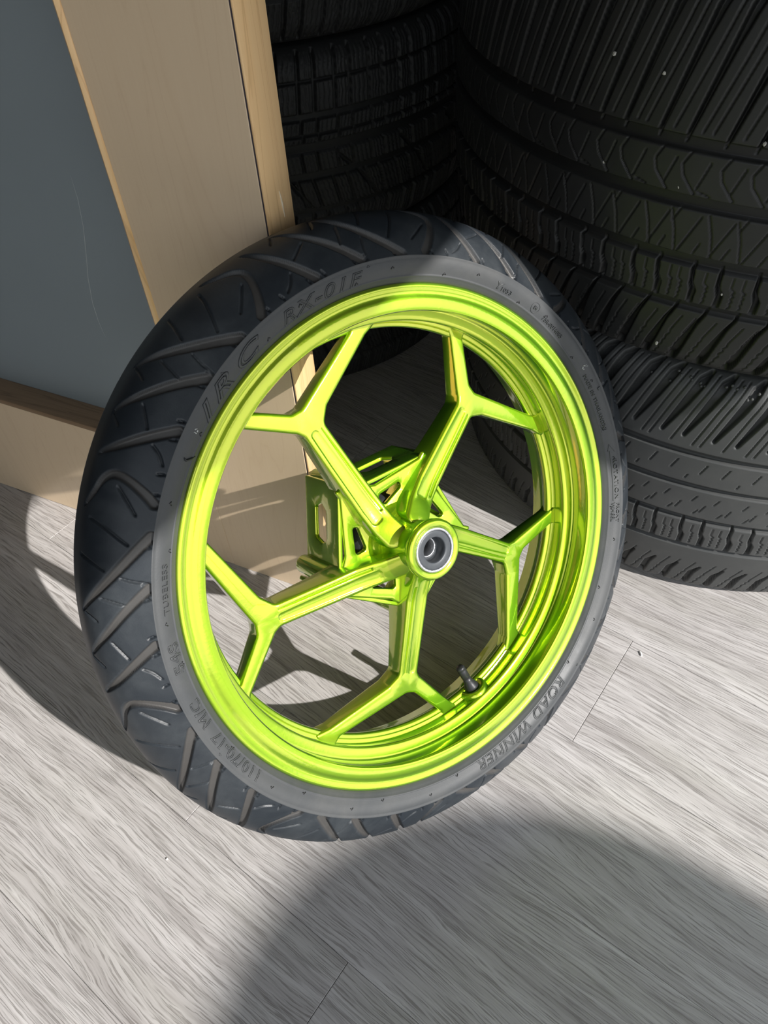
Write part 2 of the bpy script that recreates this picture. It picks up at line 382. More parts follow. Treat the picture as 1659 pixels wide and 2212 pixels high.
# ------------------------------------------------------------------ car tyres
def car_tyre_mesh(Rt, W, bead, kind, dense, step, coarse=.006):
    hw = W / 2; sh = .030
    # half outline from crown to bead
    half = []
    for w in np.linspace(0, hw - sh, 24): half.append((Rt - .009 * (w / (hw - sh)) ** 2.4, w))
    r1 = Rt - .009
    for a in np.linspace(0, 75, 14)[1:]:
        a = math.radians(a); half.append((r1 - sh * (1 - math.cos(a)), hw - sh + sh * math.sin(a)))
    x, y = half[-1]
    for k, (rr, ww) in enumerate([(x - .022, hw + .0005), (x - .05, hw + .0012), (x - .075, hw - .004), (bead + .02, hw - .018), (bead + .008, hw - .020), (bead, hw - .026)]):
        half.append((rr, ww))
    half = np.array(smooth_prof(half, 1))
    d = np.r_[0, np.cumsum(np.hypot(*np.diff(half, axis=0).T))]
    tread_s = hw - .006; 
    sp_ = np.r_[np.arange(0, tread_s + .028, step), np.linspace(tread_s + .028 + .003, d[-1], 26)]
    Pp = np.stack([np.interp(sp_, d, half[:, 0]), np.interp(sp_, d, half[:, 1])], -1)
    S = np.r_[-sp_[:0:-1], sp_]; prof = np.vstack([Pp[:0:-1] * [1, -1], Pp])
    t = np.gradient(prof, axis=0); t /= np.linalg.norm(t, axis=1)[:, None]
    nrm = np.stack([t[:, 1], -t[:, 0]], -1)
    t0, t1 = math.radians(dense[0]), math.radians(dense[1])
    th = np.r_[np.arange(t0, t1, step / Rt), np.arange(t1, t0 + 2 * PI - coarse / Rt * .5, coarse / Rt)]
    A = th * Rt; per = 2 * PI * Rt
    Hh = np.zeros((len(th), len(S))); G = np.zeros_like(Hh)
    rg = random.Random({'allseason': 1, 'quiet': 2, 'winter': 3}[kind])
    def ln(a, s, w=.0011, d=.004): stamp(Hh, G, A, S, [(x * 1.0, y) for x, y in zip(a, s)], w * .72, d * .55, .0007)
    N = 88; deg = 2 * PI / N
    edges = [0.0]
    for k in range(N): edges.append(edges[-1] + (1.18 if k % 2 else .88) )
    edges = [e_ / edges[-1] * 2 * PI for e_ in edges]
    vis = [k for k in range(N)]
    if kind in ('allseason', 'quiet'):
        # s measured from the tyre's centre, + = upwards
        g1, g2, g3, g4 = (.073, .029, -.0215, -.069) if kind == 'quiet' else (.0505, .0055, -.0445, -.089)
        gw = .0105 if kind == 'allseason' else .0075
        for g in (g1, g2, g3): ring(Hh, G, S, g, gw, .0055, .0012)
        ring(Hh, G, S, g4, gw * .8, .0050, .0012)
        for k in vis:
            a0 = edges[k]; a1 = edges[k + 1]; 
            for off in (0, 2 * PI):
                b = (a0 + off - 2 * PI if a0 + off > PI * 1.0 + 0 and off else a0)
            for base in (a0, a0 - 2 * PI):
                if base < t0 - .3 or base > th[-1] + .1: continue
                x0 = base * Rt; dx = (a1 - a0) * Rt
                top = W / 2 + .008
                # upper shoulder: wide slanted lateral groove and one or two long sipes
                lean = .016
                if kind == 'quiet':
                    pts = [(x0 + lean * 1.9, top), (x0 + lean * 1.5, top - .012), (x0 + lean * .9, top - .040), (x0, top - .078)]
                    stamp(Hh, G, A, S, pts, [.004, .0100, .0080, .003], .0075, .0016)
                    ends = (top - .004, top - .088)
                else:
                    pts = [(x0 + lean * 1.9, top), (x0 + lean * 1.6, top - .010), (x0 + lean * .9, top - .050), (x0 - .004, g1)]
                    stamp(Hh, G, A, S, pts, [.004, .0085, .0048, .0022], .0075, .0016)
                    ends = (top - .010, g1 + .010)
                for q in ((.36, .62) if k % 2 else (.5,)):
                    xx = x0 + dx * q
                    ln([xx + lean * 1.7, xx + lean * .8, xx + (0 if kind == 'quiet' else -.003)], [ends[0], (ends[0] + ends[1]) / 2, ends[1]], .0016, .004)
                # rib between g1 and g2
                h = g1 - g2
                if kind == 'allseason':
                    ln([x0 + .004, x0 - .001, x0 + .002, x0 + .014], [g1 - .006, g1 - h * .35, g1 - h * .55, g2 + .007], .0014)
                    ln([x0 + dx * .55 + .004, x0 + dx * .55 - .003], [g1 - h * .25, g2 + h * .25], .0013)
                    if k % 2: ln([x0 + dx * .5 + .001, x0 + dx * .5 + .011], [g2 + h * .22, g2 + h * .16], .0012)
                    h = g2 - g3
                    ln([x0 + .0, x0 + .006, x0 + .010], [g2 - .008, g2 - h * .5, g3 + .006], .0015)
                    ln([x0 + dx * .5 + .010, x0 + dx * .5 - .004], [g2 - h * .2, g3 + .006], .0014)
                    if k % 2: ln([x0 + dx * .1 + .004, x0 + dx * .1 - .001], [g2 - .006, g2 - h * .35], .0013)
                    ln([x0 + dx * .85 + .003, x0 + dx * .85 - .001], [g3 + h * .35, g3 + .007], .0013)
                else:
                    ln([x0 + .003, x0 - .002], [g1 - h * .25, g1 - h * .55], .0013)
                    if k % 2: ln([x0 + dx * .5 + .002, x0 + dx * .5], [g2 + h * .35, g2 + h * .22], .0012)
                    h = g2 - g3
                    for q, s0, s1 in ((.1, .25, .42), (.6, .5, .72), (.35, .66, .8)): ln([x0 + dx * q + .002, x0 + dx * q - .002], [g2 - h * s0, g2 - h * s1], .0012)
                # rib between g3 and g4: separate blocks with wavy sipes
                h = g3 - g4
                stamp(Hh, G, A, S, [(x0 - .001, g3 - .002), (x0, g3 - h * .45), (x0 + .0035, g3 - h * .62), (x0 + .003, g4 + .003)], [.0026, .0030, .0050, .0046], .007, .0010)
                for q in ((.36, .64) if k % 2 else (.5,)):
                    xx = x0 + dx * q; aa = [xx, xx]; ss = [g3 - h * .18, g3 - h * .42]
                    for z in range(1, 9): aa.append(xx + .002 + (.0016 if z % 2 else -.0002)); ss.append(g3 - h * (.42 + .055 * z))
                    ln(aa, ss, .0012)
                # lower shoulder
                bot = -W / 2 - .004
                x9 = x0 + dx * .45
                if kind == 'allseason':
                    pts = [(x9 + .012, g4), (x9 + .004, g4 - .018), (x9 - .006, g4 - .050), (x9 - .012, bot + .006)]
                    stamp(Hh, G, A, S, pts, [.0014, .0030, .0075, .0080], .0075, .0014)
                else:
                    pts = [(x9 + .002, g4 - .038), (x9 - .005, g4 - .052), (x9 - .012, bot - .002)]
                    stamp(Hh, G, A, S, pts, [.0020, .0065, .0075], .0065, .0014)
                for q in ((.72, 1.12) if k % 2 else (.95,)):
                    xx = x0 + dx * q; s0 = g4 - (.012 if kind == 'allseason' else .030); L = s0 - bot - .012
                    aa = [xx + .010, xx + .002]; ss = [s0, s0 - L * .35]
                    for z in range(1, 11): aa.append(xx + .002 - .0012 * z + (.0014 if z % 2 else -.0004)); ss.append(s0 - L * (.35 + .063 * z))
                    ln(aa, ss, .0012)
    else:
        g = [(.052, .009), (.030, .003), (.014, .013), (-.023, .011), (-.074, .010), (.092, .003)]
        for s_, w_ in g: ring(Hh, G, S, s_, w_, .007, .0012)
        for k in vis:
            for base in (edges[k], edges[k] - 2 * PI):
                if base < t0 - .3 or base > th[-1] + .1: continue
                x0 = base * Rt; dx = (edges[(k + 1) % (N + 1)] - edges[k]) * Rt
                for s0, s1, wd_, sl in ((W / 2, .052, .0045, .009), (.052, .030, .0035, .004), (.030, .014, .003, .004), (.010, -.020, .0035, -.003), (-.026, -.072, .004, -.012), (-.076, -W / 2, .005, .008)):
                    stamp(Hh, G, A, S, [(x0 + sl, s0), (x0, s1)], wd_, .007, .0012)
                    for q in (.27, .5, .73):
                        m_ = 7; aa = []; ss = []
                        for z in range(m_ + 1):
                            f_ = z / m_; ss.append(s0 - .004 + (s1 - s0 + .008) * f_); aa.append(x0 + dx * q + sl * (1 - f_) + (.0012 if z % 2 else -.0006))
                        if abs(s1 - s0) > .012: ln(aa, ss, .0012)
                if k % 4 == 0: stamp(Hh, G, A, S, [(x0, .0), (x0 + .030, -.030), (x0 + .060, -.074)], .0045, .007, .0012)
    # wear: tiny random waviness
    me = tyre_mesh(th, prof, nrm, Hh, G)
    return me
T1C, T1R, T1W = (0.9618, 0.5530), 0.3810, 0.328
T2C, T2R, T2W = (0.9400, 0.5550), 0.3860, 0.331
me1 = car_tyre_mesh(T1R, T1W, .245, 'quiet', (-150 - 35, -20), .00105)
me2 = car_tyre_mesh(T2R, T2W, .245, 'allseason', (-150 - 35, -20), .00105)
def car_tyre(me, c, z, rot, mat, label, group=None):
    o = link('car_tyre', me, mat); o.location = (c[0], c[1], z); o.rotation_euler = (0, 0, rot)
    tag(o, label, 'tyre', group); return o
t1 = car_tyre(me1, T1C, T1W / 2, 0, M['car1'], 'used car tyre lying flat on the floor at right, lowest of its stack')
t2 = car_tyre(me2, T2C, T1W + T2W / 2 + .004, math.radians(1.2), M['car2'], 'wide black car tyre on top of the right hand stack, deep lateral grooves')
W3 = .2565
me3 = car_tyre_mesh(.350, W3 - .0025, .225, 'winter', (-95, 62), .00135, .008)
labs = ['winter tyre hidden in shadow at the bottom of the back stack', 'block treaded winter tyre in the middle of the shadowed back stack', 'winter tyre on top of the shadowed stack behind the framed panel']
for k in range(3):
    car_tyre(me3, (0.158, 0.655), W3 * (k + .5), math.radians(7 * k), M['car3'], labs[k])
t4 = car_tyre(me3, (0.960, 0.560), T1W + T2W + .006 + W3 / 2, 1.0, M['car2'], 'added winter tyre at the very top of the right hand stack, mostly above the picture')  # top tyre added to throw shade on the back stack
# stones caught in the upper tyre's tread, small round nubs on the lower one
def ray_cyl(u, v, c, R):
    d = fw * F_PX + rt * (u - 829.5) - upv * (v - 1106.0); o = cam_loc
    a = d.x ** 2 + d.y ** 2; b = 2 * ((o.x - c[0]) * d.x + (o.y - c[1]) * d.y); q = (o.x - c[0]) ** 2 + (o.y - c[1]) ** 2 - R * R
    t = (-b - math.sqrt(b * b - 4 * a * q)) / (2 * a); return o + d * t
rs = random.Random(8)
for u, v, s_ in [(1327, 116, .0028), (1435, 158, .0022), (1304, 350, .0018), (1467, 404, .0022), (1652, 311, .0022), (1418, 741, .0024), (1559, 636, .0015)]:
    p = ray_cyl(u, v, T2C, T2R - .001)
    bm = bmesh.new(); bmesh.ops.create_icosphere(bm, subdivisions=1, radius=s_ * .72)
    for vv in bm.verts: vv.co = Vector((vv.co.x * rs.uniform(.6, 1.1), vv.co.y * rs.uniform(.6, 1.1), vv.co.z * rs.uniform(.8, 1.5)))
    o = bm_obj('stone_chip', bm, M['stone'], t2, smooth=False)
    o.location = t2.matrix_basis.inverted() @ p if False else Matrix.Rotation(-math.radians(1.2), 3, 'Z') @ (p - t2.location)
bm = bmesh.new()
for k in range(60):
    a = math.radians(-104 + 42 * rs.random()); z = T1W / 2 - .006 + rs.uniform(-.012, .001); r_ = T1R - .0195 + (T1W / 2 - .006 - z) * .35
    bmesh.ops.create_uvsphere(bm, u_segments=8, v_segments=5, radius=.0017, matrix=Matrix.Translation((r_ * math.cos(a), r_ * math.sin(a), z)))
o = bm_obj('moulding_nubs', bm, M['car1'], t1); o['kind'] = 'stuff'

# ------------------------------------------------------------------ motorcycle wheel (local frame: z = axle towards the viewer)
WC = Vector((0.74346, -0.08582, 0.28263))
wn = Vector((0.78567, -0.38810, 0.48177)).normalized()
wx = Vector((0, 0, 1)).cross(wn).normalized(); wy = wn.cross(wx)
WM = Matrix.Translation(WC) @ Matrix((wx, wy, wn)).transposed().to_4x4()
contact = Vector((0.815, -0.119, 0.0))
wheel = bpy.data.objects.new('motorcycle_wheel', None); COL.objects.link(wheel); wheel.location = contact
tag(wheel, 'metallic lime green five-spoke motorcycle wheel with worn black tyre leaning on wood panel', 'wheel')
PM = Matrix.Translation(-contact) @ WM
def wpart(name, me_or_bm, mat, parent=None, label=None, ang_=None):
    par = wheel if parent is None else parent
    mtx = PM if parent is None else Matrix.Identity(4)
    if isinstance(me_or_bm, bmesh.types.BMesh): o = bm_obj(name, me_or_bm, mat, par, mtx)
    else: o = link(name, me_or_bm, mat, par, mtx)
    if ang_: sharp(o, ang_)
    if label: o['label'] = label
    return o
mm = .001
# --- tyre tread
wcen, hw, re_, Rt_, pw = -41.5, 50.5, 250.3, 290.8, 3.03
ww = np.linspace(0, hw, 400); rr = Rt_ - (Rt_ - re_) * (ww / hw) ** pw
d = np.r_[0, np.cumsum(np.hypot(np.diff(ww), np.diff(rr)))]
st = .92; sp_ = np.arange(0, d[-1], st); sp_ = np.r_[sp_[:-1], d[-1]]
pr_ = np.interp(sp_, d, rr); pw_ = np.interp(sp_, d, ww)
S = np.r_[-sp_[:0:-1], sp_] * mm; prof = np.vstack([np.stack([pr_, -pw_], -1)[:0:-1], np.stack([pr_, pw_], -1)])
s_of_w = lambda w: math.copysign(np.interp(abs(w), ww, d), w) * mm
t = np.gradient(prof, axis=0); t /= np.linalg.norm(t, axis=1)[:, None]; nrm = np.stack([t[:, 1], -t[:, 0]], -1)
n_th = 2000; th = np.linspace(0, 2 * PI, n_th, endpoint=False); A = th * 280 * mm; PER = 2 * PI * .280
Hh = np.zeros((n_th, len(S))); G = np.zeros_like(Hh)
def g2(pts, a0, sgn, wid, dep, soft=.0010, sub=True, gv=1.0):
    P = [np.array([math.radians(a0 + a), s_of_w(w * sgn)]) for a, w in pts]
    if len(P) > 2 and sub:
        P2 = smooth_prof(P, 2)
        wid = list(np.interp(np.linspace(0, 1, len(P2)), np.linspace(0, 1, len(wid)), wid)); P = P2
    P = [(p[0] % (2 * PI) * .280 if False else p[0] * .280, p[1]) for p in P]
    sh0 = -PER * math.floor(P[0][0] / PER); P = [(p[0] + sh0, p[1]) for p in P]
    stamp(Hh, G, A, S, P, wid, dep, soft, PER, gv)
HOOK = [(0, 49.3), (-1.3, 46.3), (-2.9, 39), (-3.2, 32), (-1.9, 25.6), (0.2, 21), (2.2, 12.5)]
DG = [[(5.2, 49.9), (10.7, 40.8), (14.4, 29.5), (17.6, 12.5)], [(13.8, 49.9), (17.5, 41.9), (21, 31.9), (24.4, 14)], [(23.7, 49.6), (26.5, 41), (28.8, 31), (30.7, 15.5)]]
SL = [[(-1.4, 36), (0.2, 40.5), (2.2, 44.4)], [(3.8, 21), (4.6, 32), (6.9, 43)], [(9.3, 13.5), (9.9, 24), (11.1, 33.5)], [(12.1, 41), (12.6, 45), (12.8, 49)], [(15.3, 31), (15.8, 37), (16.4, 42)], [(22.2, 34), (23.5, 37), (25.2, 40)], [(27.2, 44), (28.2, 47), (29.7, 48.7)], [(17.8, 16), (18.2, 22), (18.9, 27)], [(24.8, 14), (25.4, 20), (26.2, 25)]]
NUB = [7.0, 12.9, 15.6, 22.0, 25.2, 31.0, -1.6]
for k in range(10):
    for sgn, off in ((1, 0.0), (-1, 18.0)):
        a0 = 140.6 + 36 * k + off
        g2(HOOK, a0, sgn, [.0072, .0068, .0056, .0050, .0044, .0040, .0016], .0034, .0014)
        for D in DG: g2(D, a0, sgn, [.0080, .0066, .0050, .0008], .0034, .0014)
        for s_ in SL: g2(s_, a0, sgn, [.0013, .0016, .0013], .0020, .0009, True, .1)
        for q in NUB: g2([(q, 49.6), (q + .25, 48.2)], a0, sgn, [.0018, .0014], .0026, .0009, False, 0.0)
prof_m = prof * mm; prof_m[prof_m[:, 1] < 0, 1] *= .91; prof_m[:, 1] += wcen * mm
tread_me = tyre_mesh(th, prof_m, nrm, Hh, G)
tyre = wpart('tyre', tread_me, M['tyre'], label='black rubber tyre with hooked and slanted tread grooves')
# --- sidewalls (front and back)
def side_prof(sg):
    P = [(250.3, 9.0), (249.4, 9.2), (248.6, 8.6), (247.2, 8.9), (243, 8.3), (239, 6.6), (236, 4.6), (235.2, 4.2), (234.6, 4.6), (234.0, 3.6), (232.4, 2.0), (230.8, 0.4), (229.6, -1.4), (228.8, -4.0), (227, -8), (222, -12)]
    return [(r * mm, (w if sg > 0 else wcen - (w - wcen) * .91) * mm) for r, w in P]
for sg in (1, -1):
    me = lathe_mesh(side_prof(sg), 512)
    wpart('sidewall', me, M['side'], tyre, 'smooth grey worn sidewall' if sg > 0 else None)
# small moulded vent marks on the sidewall
bm = bmesh.new()
def side_h(r):      # height of the front sidewall at radius r (mm)
    P = side_prof(1); R_ = [p[0] / mm for p in P][::-1]; W_ = [p[1] / mm for p in P][::-1]
    return float(np.interp(r, R_, W_))
for k in range(34):
    for rr0 in ((241.5,) if k % 2 else (236.2,)):
        a = math.radians(k * 360 / 34 + (2.3 if rr0 > 240 else 0)); c, s_ = math.cos(a), math.sin(a)
        pts = []
        for dr, dt in ((0, -1.3), (1.2, 0), (-.6, 1.4)):
            r_ = rr0 + dr; aa = a + dt / r_
            pts.append((r_ * mm * math.cos(aa), r_ * mm * math.sin(aa), (side_h(r_) + .18) * mm))
        tube_bm(bm, pts, .0005, 5)
o = wpart('vent_marks', bm, M['black'], tyre); o['kind'] = 'stuff'
# --- lettering
def text_mesh(txt, size, outline, shear=.0, space=1.0, bev=.0003, ext=.0004):
    cu = bpy.data.curves.new('text', 'FONT'); cu.body = txt; cu.size = size; cu.shear = shear; cu.space_character = space
    cu.align_x = 'CENTER'; cu.resolution_u = 4
    if outline: cu.fill_mode = 'NONE'; cu.bevel_depth = bev; cu.bevel_resolution = 1
    else: cu.extrude = ext
    ob = bpy.data.objects.new('tmp', cu); COL.objects.link(ob)
    dg = bpy.context.evaluated_depsgraph_get(); me = bpy.data.meshes.new_from_object(ob.evaluated_get(dg))
    bpy.data.objects.remove(ob, do_unlink=True); bpy.data.curves.remove(cu); return me
def letter(txt, deg, r_base, size, outline=False, shear=0.0, space=1.0, sx=1.0, mat=None, name='lettering', bev=.00050, ext=.0008, lift=.00015):
    """text set clockwise round the sidewall, feet towards the hub, centred on the angle deg"""
    me = text_mesh(txt, size * mm, outline, shear, space, bev, ext)
    bt = bmesh.new(); bt.from_mesh(me)
    for _ in range(3):
        le = [e_ for e_ in bt.edges if e_.calc_length() > .0020]
        if not le: break
        bmesh.ops.subdivide_edges(bt, edges=le, cuts=1)
    bmesh.ops.triangulate(bt, faces=[f_ for f_ in bt.faces if len(f_.verts) > 4]); bt.to_mesh(me); bt.free()
    n = len(me.vertices); co = np.empty(n * 3, np.float32); me.vertices.foreach_get('co', co); co = co.reshape(-1, 3)
    x = co[:, 0] * sx; y = co[:, 1]; z = co[:, 2]
    r_ = r_base * mm + y; a = math.radians(deg) - x / (r_base * mm + size * mm * .35)
    P = side_prof(1); R_ = np.array([p[0] for p in P][::-1]); W_ = np.array([p[1] for p in P][::-1])
    h = np.interp(r_, R_, W_)
    out = np.stack([r_ * np.cos(a), r_ * np.sin(a), h + z + (.00005 + lift)], -1)
    me.vertices.foreach_set('co', out.astype(np.float32).ravel()); me.update()
    me.materials.clear(); 
    return wpart(name, me, mat or M['side'], tyre)

# --- rim
front = [(226.5, -9), (229.3, -6), (230.0, -3.0), (229.6, -1.0), (228.2, 0.2), (226.4, 0.5), (224.9, -.2), (223.6, -.9), (221.6, -1.25), (219.6, -1.0), (218.2, -.4), (216.6, 0.0), (214, 0.05), (209.2, 0.0), (207.6, -.5), (206.8, -1.8), (206.6, -3.5), (208.0, -14), (210.0, -23.6)]
step = [(210.4, -24.0), (209.6, -24.9), (208.6, -25.1), (207.4, -25.3), (203.6, -26.2), (201.4, -27.0), (200.2, -28.2), (199.9, -29.8), (200.6, -32), (202.4, -38), (203.6, -43.2), (203.2, -44.3), (201.6, -44.6), (200.7, -45.5), (199.6, -45.6), (198.6, -45.3), (197.6, -46.0), (196.2, -46.4), (195.2, -47.8), (195.0, -50), (195.6, -53), (198.5, -57), (203.5, -61), (206.5, -66), (208.0, -72), (210.5, -80), (212.2, -86), (214, -87.2), (222, -87), (228, -87), (230, -84), (229, -78)]
rp = [(r * mm, w * mm) for r, w in front + step]
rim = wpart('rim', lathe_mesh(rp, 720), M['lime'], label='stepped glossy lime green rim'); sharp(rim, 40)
# outer (hidden) barrel closing the rim
wpart('rim_barrel', lathe_mesh([(r * mm, w * mm) for r, w in [(226.5, -9), (214, -14), (212, -40), (214, -72), (229, -78)]], 128), M['lime'], rim)

# --- spokes: outline polygons in the arm's own plane
def fillet(poly, rads, seg=6):
    out = []; n = len(poly)
    for i in range(n):
        P0, P1, P2 = [np.array(poly[k % n], float) for k in (i - 1, i, i + 1)]; r = rads[i] if isinstance(rads, (list, tuple)) else rads
        a = P0 - P1; b = P2 - P1; la, lb = np.linalg.norm(a), np.linalg.norm(b); a /= la; b /= lb
        cs = np.clip(a @ b, -1, 1); an = math.acos(cs)
        if r <= 0 or an > 3.10: out.append(P1); continue
        dd = min(r / math.tan(an / 2), la * .48, lb * .48); r = dd * math.tan(an / 2)
        q0, q2 = P1 + a * dd, P1 + b * dd
        c = P1 + (a + b) / np.linalg.norm(a + b) * (r / math.sin(an / 2))
        t0 = math.atan2(*(q0 - c)[::-1]); t2 = math.atan2(*(q2 - c)[::-1]); dt = (t2 - t0 + PI) % (2 * PI) - PI
        k_ = max(2, int(abs(dt) / .22) + 1)
        for k in range(k_ + 1): out.append(c + r * np.array([math.cos(t0 + dt * k / k_), math.sin(t0 + dt * k / k_)]))
    return out
def offset_loop(P, d):
    P = np.array(P); n = len(P); a = np.roll(P, 1, 0); b = np.roll(P, -1, 0)
    e1 = P - a; e2 = b - P; e1 /= np.linalg.norm(e1, axis=1)[:, None] + 1e-9; e2 /= np.linalg.norm(e2, axis=1)[:, None] + 1e-9
    n1 = np.stack([-e1[:, 1], e1[:, 0]], -1); n2 = np.stack([-e2[:, 1], e2[:, 0]], -1)
    m_ = n1 + n2; l_ = np.linalg.norm(m_, axis=1)[:, None]; m_ /= l_ + 1e-9
    k_ = 1 / np.clip((m_ * n1).sum(1), .55, 1)
    return P + m_ * (d * k_)[:, None] if hasattr(d, '__len__') else P + m_ * d * k_[:, None]
def subdiv_loop(P, L):
    out = []
    for i in range(len(P)):
        a, b = np.array(P[i]), np.array(P[(i + 1) % len(P)]); k_ = max(1, int(np.linalg.norm(b - a) / L))
        for q in range(k_): out.append(a + (b - a) * q / k_)
    return out
def slab(poly, wtop, depth, rnd=3.2, holes=(), cuts=None, pocket=()):
    """poly ccw (mm). wtop(x,y) front height, depth(x,y) rear height. holes go through, pockets [(poly, depth)] are recessed"""
    bm = bmesh.new()
    def loop(P, dz, fn):
        return [bm.verts.new((p[0], p[1], fn(p[0], p[1]) + dz)) for p in P]
    def strip(A_, B_):
        n = len(A_)
        for i in range(n): bm.faces.new((A_[i], A_[(i + 1) % n], B_[(i + 1) % n], B_[i]))
    def fill(loops):
        es = []
        for L_ in loops:
            for i in range(len(L_)):
                e_ = bm.edges.get((L_[i], L_[(i + 1) % len(L_)]))
                if e_ is None: e_ = bm.edges.new((L_[i], L_[(i + 1) % len(L_)]))
                es.append(e_)
        bmesh.ops.triangle_fill(bm, use_beauty=True, use_dissolve=False, edges=es)
    P = subdiv_loop(poly, 6.0)
    prof_f = [(0, -rnd), (.06 * rnd, -.62 * rnd), (.29 * rnd, -.29 * rnd), (.62 * rnd, -.06 * rnd), (rnd, 0)]
    tops = []; bots = []
    F_ = [loop(offset_loop(P, o_), z_, wtop) for o_, z_ in prof_f]
    B_ = [loop(offset_loop(P, o_), -z_, depth) for o_, z_ in prof_f[::2]]
    for a, b in zip(F_[:-1], F_[1:]): strip(a, b)
    for a, b in zip(B_[:-1], B_[1:]): strip(b, a)
    strip(B_[0], F_[0])
    tl = [F_[-1]]; bl = [B_[-1]]
    for h in holes:
        Q = subdiv_loop(h, 6.0); hf = [(0, -1.6), (.5, -.5), (1.6, 0)]
        L_ = [loop(offset_loop(Q, -o_), z_, wtop) for o_, z_ in hf]
        Lb = [loop(offset_loop(Q, -o_), -z_, depth) for o_, z_ in ((0, -.6), (.6, 0))]
        for a, b in zip(L_[:-1], L_[1:]): strip(b, a)
        for a, b in zip(Lb[:-1], Lb[1:]): strip(a, b)
        strip(L_[0], Lb[0]); tl.append(L_[-1]); bl.append(Lb[-1])
    for h, dp, sl in pocket:
        Q = subdiv_loop(h, 6.0); k_ = [(-.7, 0), (-.2, -.15), (0.15, -.5), (sl * .75, -dp * .85), (sl, -dp)]
        L_ = [loop(offset_loop(Q, o_), z_, wtop) for o_, z_ in k_]
        for a, b in zip(L_[:-1], L_[1:]): strip(a, b)
        tl.append(L_[0]); fill([L_[-1]])
    fill(tl); fill(bl)
    bmesh.ops.remove_doubles(bm, verts=bm.verts, dist=.001)
    for v in bm.verts: v.co *= mm
    return bm
AX = 107.7
arm = [(14, 23.0), (34, 22.0), (60, 18.6), (100, 12.4), (141, 6.2), (147.5, 9.0), (190.5, 45.5), (197, 55.0), (203.2, 47), (203.8, 30), (197.5, 33.0), (163.5, 1.6), (160.6, -8), (177.5, -88), (184, -92), (180, -103), (170, -113), (165.5, -112), (164.5, -97), (146, -28), (137.5, -15.6), (100, -10.8), (60, -6.4), (36, -2.6), (14, -2)]
arm = arm[::-1]      # make ccw
area = sum(arm[i][0] * arm[(i + 1) % len(arm)][1] - arm[(i + 1) % len(arm)][0] * arm[i][1] for i in range(len(arm)))
if area < 0: arm = arm[::-1]
armf = fillet(arm, 7.5)
def arm_top(x, y):
    r = math.hypot(x, y)
    if r < 60: w = -31.8 + (60 - r) * .30 + max(0, 42 - r) * .25
    elif r < 150: w = -31.8 - (r - 60) * .135
    else: w = -43.95
    return w
def arm_bot(x, y):
    r = math.hypot(x, y)
    return -66.0 + max(0, min(1, (r - 150) / 40)) * 5.0 - max(0, min(1, (90 - r) / 60)) * 5
facet = fillet([(40, 5.5), (70, 2.6), (110, -2.6), (140, -6.0), (140, 1.8), (108, 7.2), (70, 12.8), (40, 17.4)], 4)
chan = fillet([(46, 0.2), (75, -3.2), (112, -7.8), (137, -10.3), (137, -9.6), (112, -5.9), (75, -.6), (46, 3.0)], .8)
bm = slab(armf, arm_top, arm_bot, 3.2, (), None, [(facet, .9, 1.3), (chan, 2.4, .9)])
spoke_me = bpy.data.meshes.new('spoke'); bmesh.ops.recalc_face_normals(bm, faces=bm.faces); bm.to_mesh(spoke_me); bm.free()
spoke_me.shade_smooth(); spoke_me.set_sharp_from_angle(angle=math.radians(38)); spoke_me.materials.append(M['lime'])
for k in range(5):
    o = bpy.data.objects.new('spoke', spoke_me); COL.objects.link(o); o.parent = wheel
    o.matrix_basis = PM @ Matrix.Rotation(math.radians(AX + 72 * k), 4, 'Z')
# web plates between the arms, near the hub, each with a triangular window
web = fillet([(18, -6), (62, 6), (66, -6), (58.5, -15.5), (41.5, -66), (44.5, -77), (20, -60), (6, -30)][::-1], 4)
hole = fillet([(48.8, -9.8), (41.2, -36.0), (36.1, -33.0), (36.4, -9.5)][::-1], 3.2)
def poly_area(P): return sum(P[i][0] * P[(i + 1) % len(P)][1] - P[(i + 1) % len(P)][0] * P[i][1] for i in range(len(P)))
if poly_area(web) < 0: web = web[::-1]
if poly_area(hole) < 0: hole = hole[::-1]
bm = slab(web, lambda x, y: -45.0 + max(0, 34 - math.hypot(x, y)) * .25, lambda x, y: -51, 2.4, [hole])
web_me = bpy.data.meshes.new('web_plate'); bmesh.ops.recalc_face_normals(bm, faces=bm.faces); bm.to_mesh(web_me); bm.free()
web_me.shade_smooth(); web_me.set_sharp_from_angle(angle=math.radians(38)); web_me.materials.append(M['lime'])
for k in range(5):
    o = bpy.data.objects.new('web_plate', web_me); COL.objects.link(o); o.parent = wheel
    o.matrix_basis = PM @ Matrix.Rotation(math.radians(AX + 72 * k), 4, 'Z')
# brake disc carrier: five skirt walls with slots and five bosses
P0 = np.array([66.5, -6.0]); P1 = np.array([37.0, -74.0])
Lw = np.linalg.norm(P1 - P0); ux = (P1 - P0) / Lw; un = np.array([-ux[1], ux[0]]);
if un @ P0 < 0: un = -un
def wall_bm():
    # slab drawn in (along, axial) coordinates then stood upright
    outer = fillet([(-4, -48), (Lw + 4, -48), (Lw + 5, -112), (-5, -112)], 2)
    slot = fillet([(Lw * .30, -72), (Lw * .68, -72), (Lw * .76, -80), (Lw * .70, -93), (Lw * .30, -93), (Lw * .24, -80)], 3)
    if poly_area(outer) < 0: outer = outer[::-1]
    if poly_area(slot) < 0: slot = slot[::-1]
    b = slab(outer, lambda x, y: 2.2, lambda x, y: -2.2, 1.4, [slot])
    for v in b.verts:
        a, w, h = v.co
        p = P0 * mm + ux * a + un * h
        v.co = Vector((p[0], p[1], w))
    return b
bm = wall_bm(); bmesh.ops.recalc_face_normals(bm, faces=bm.faces)
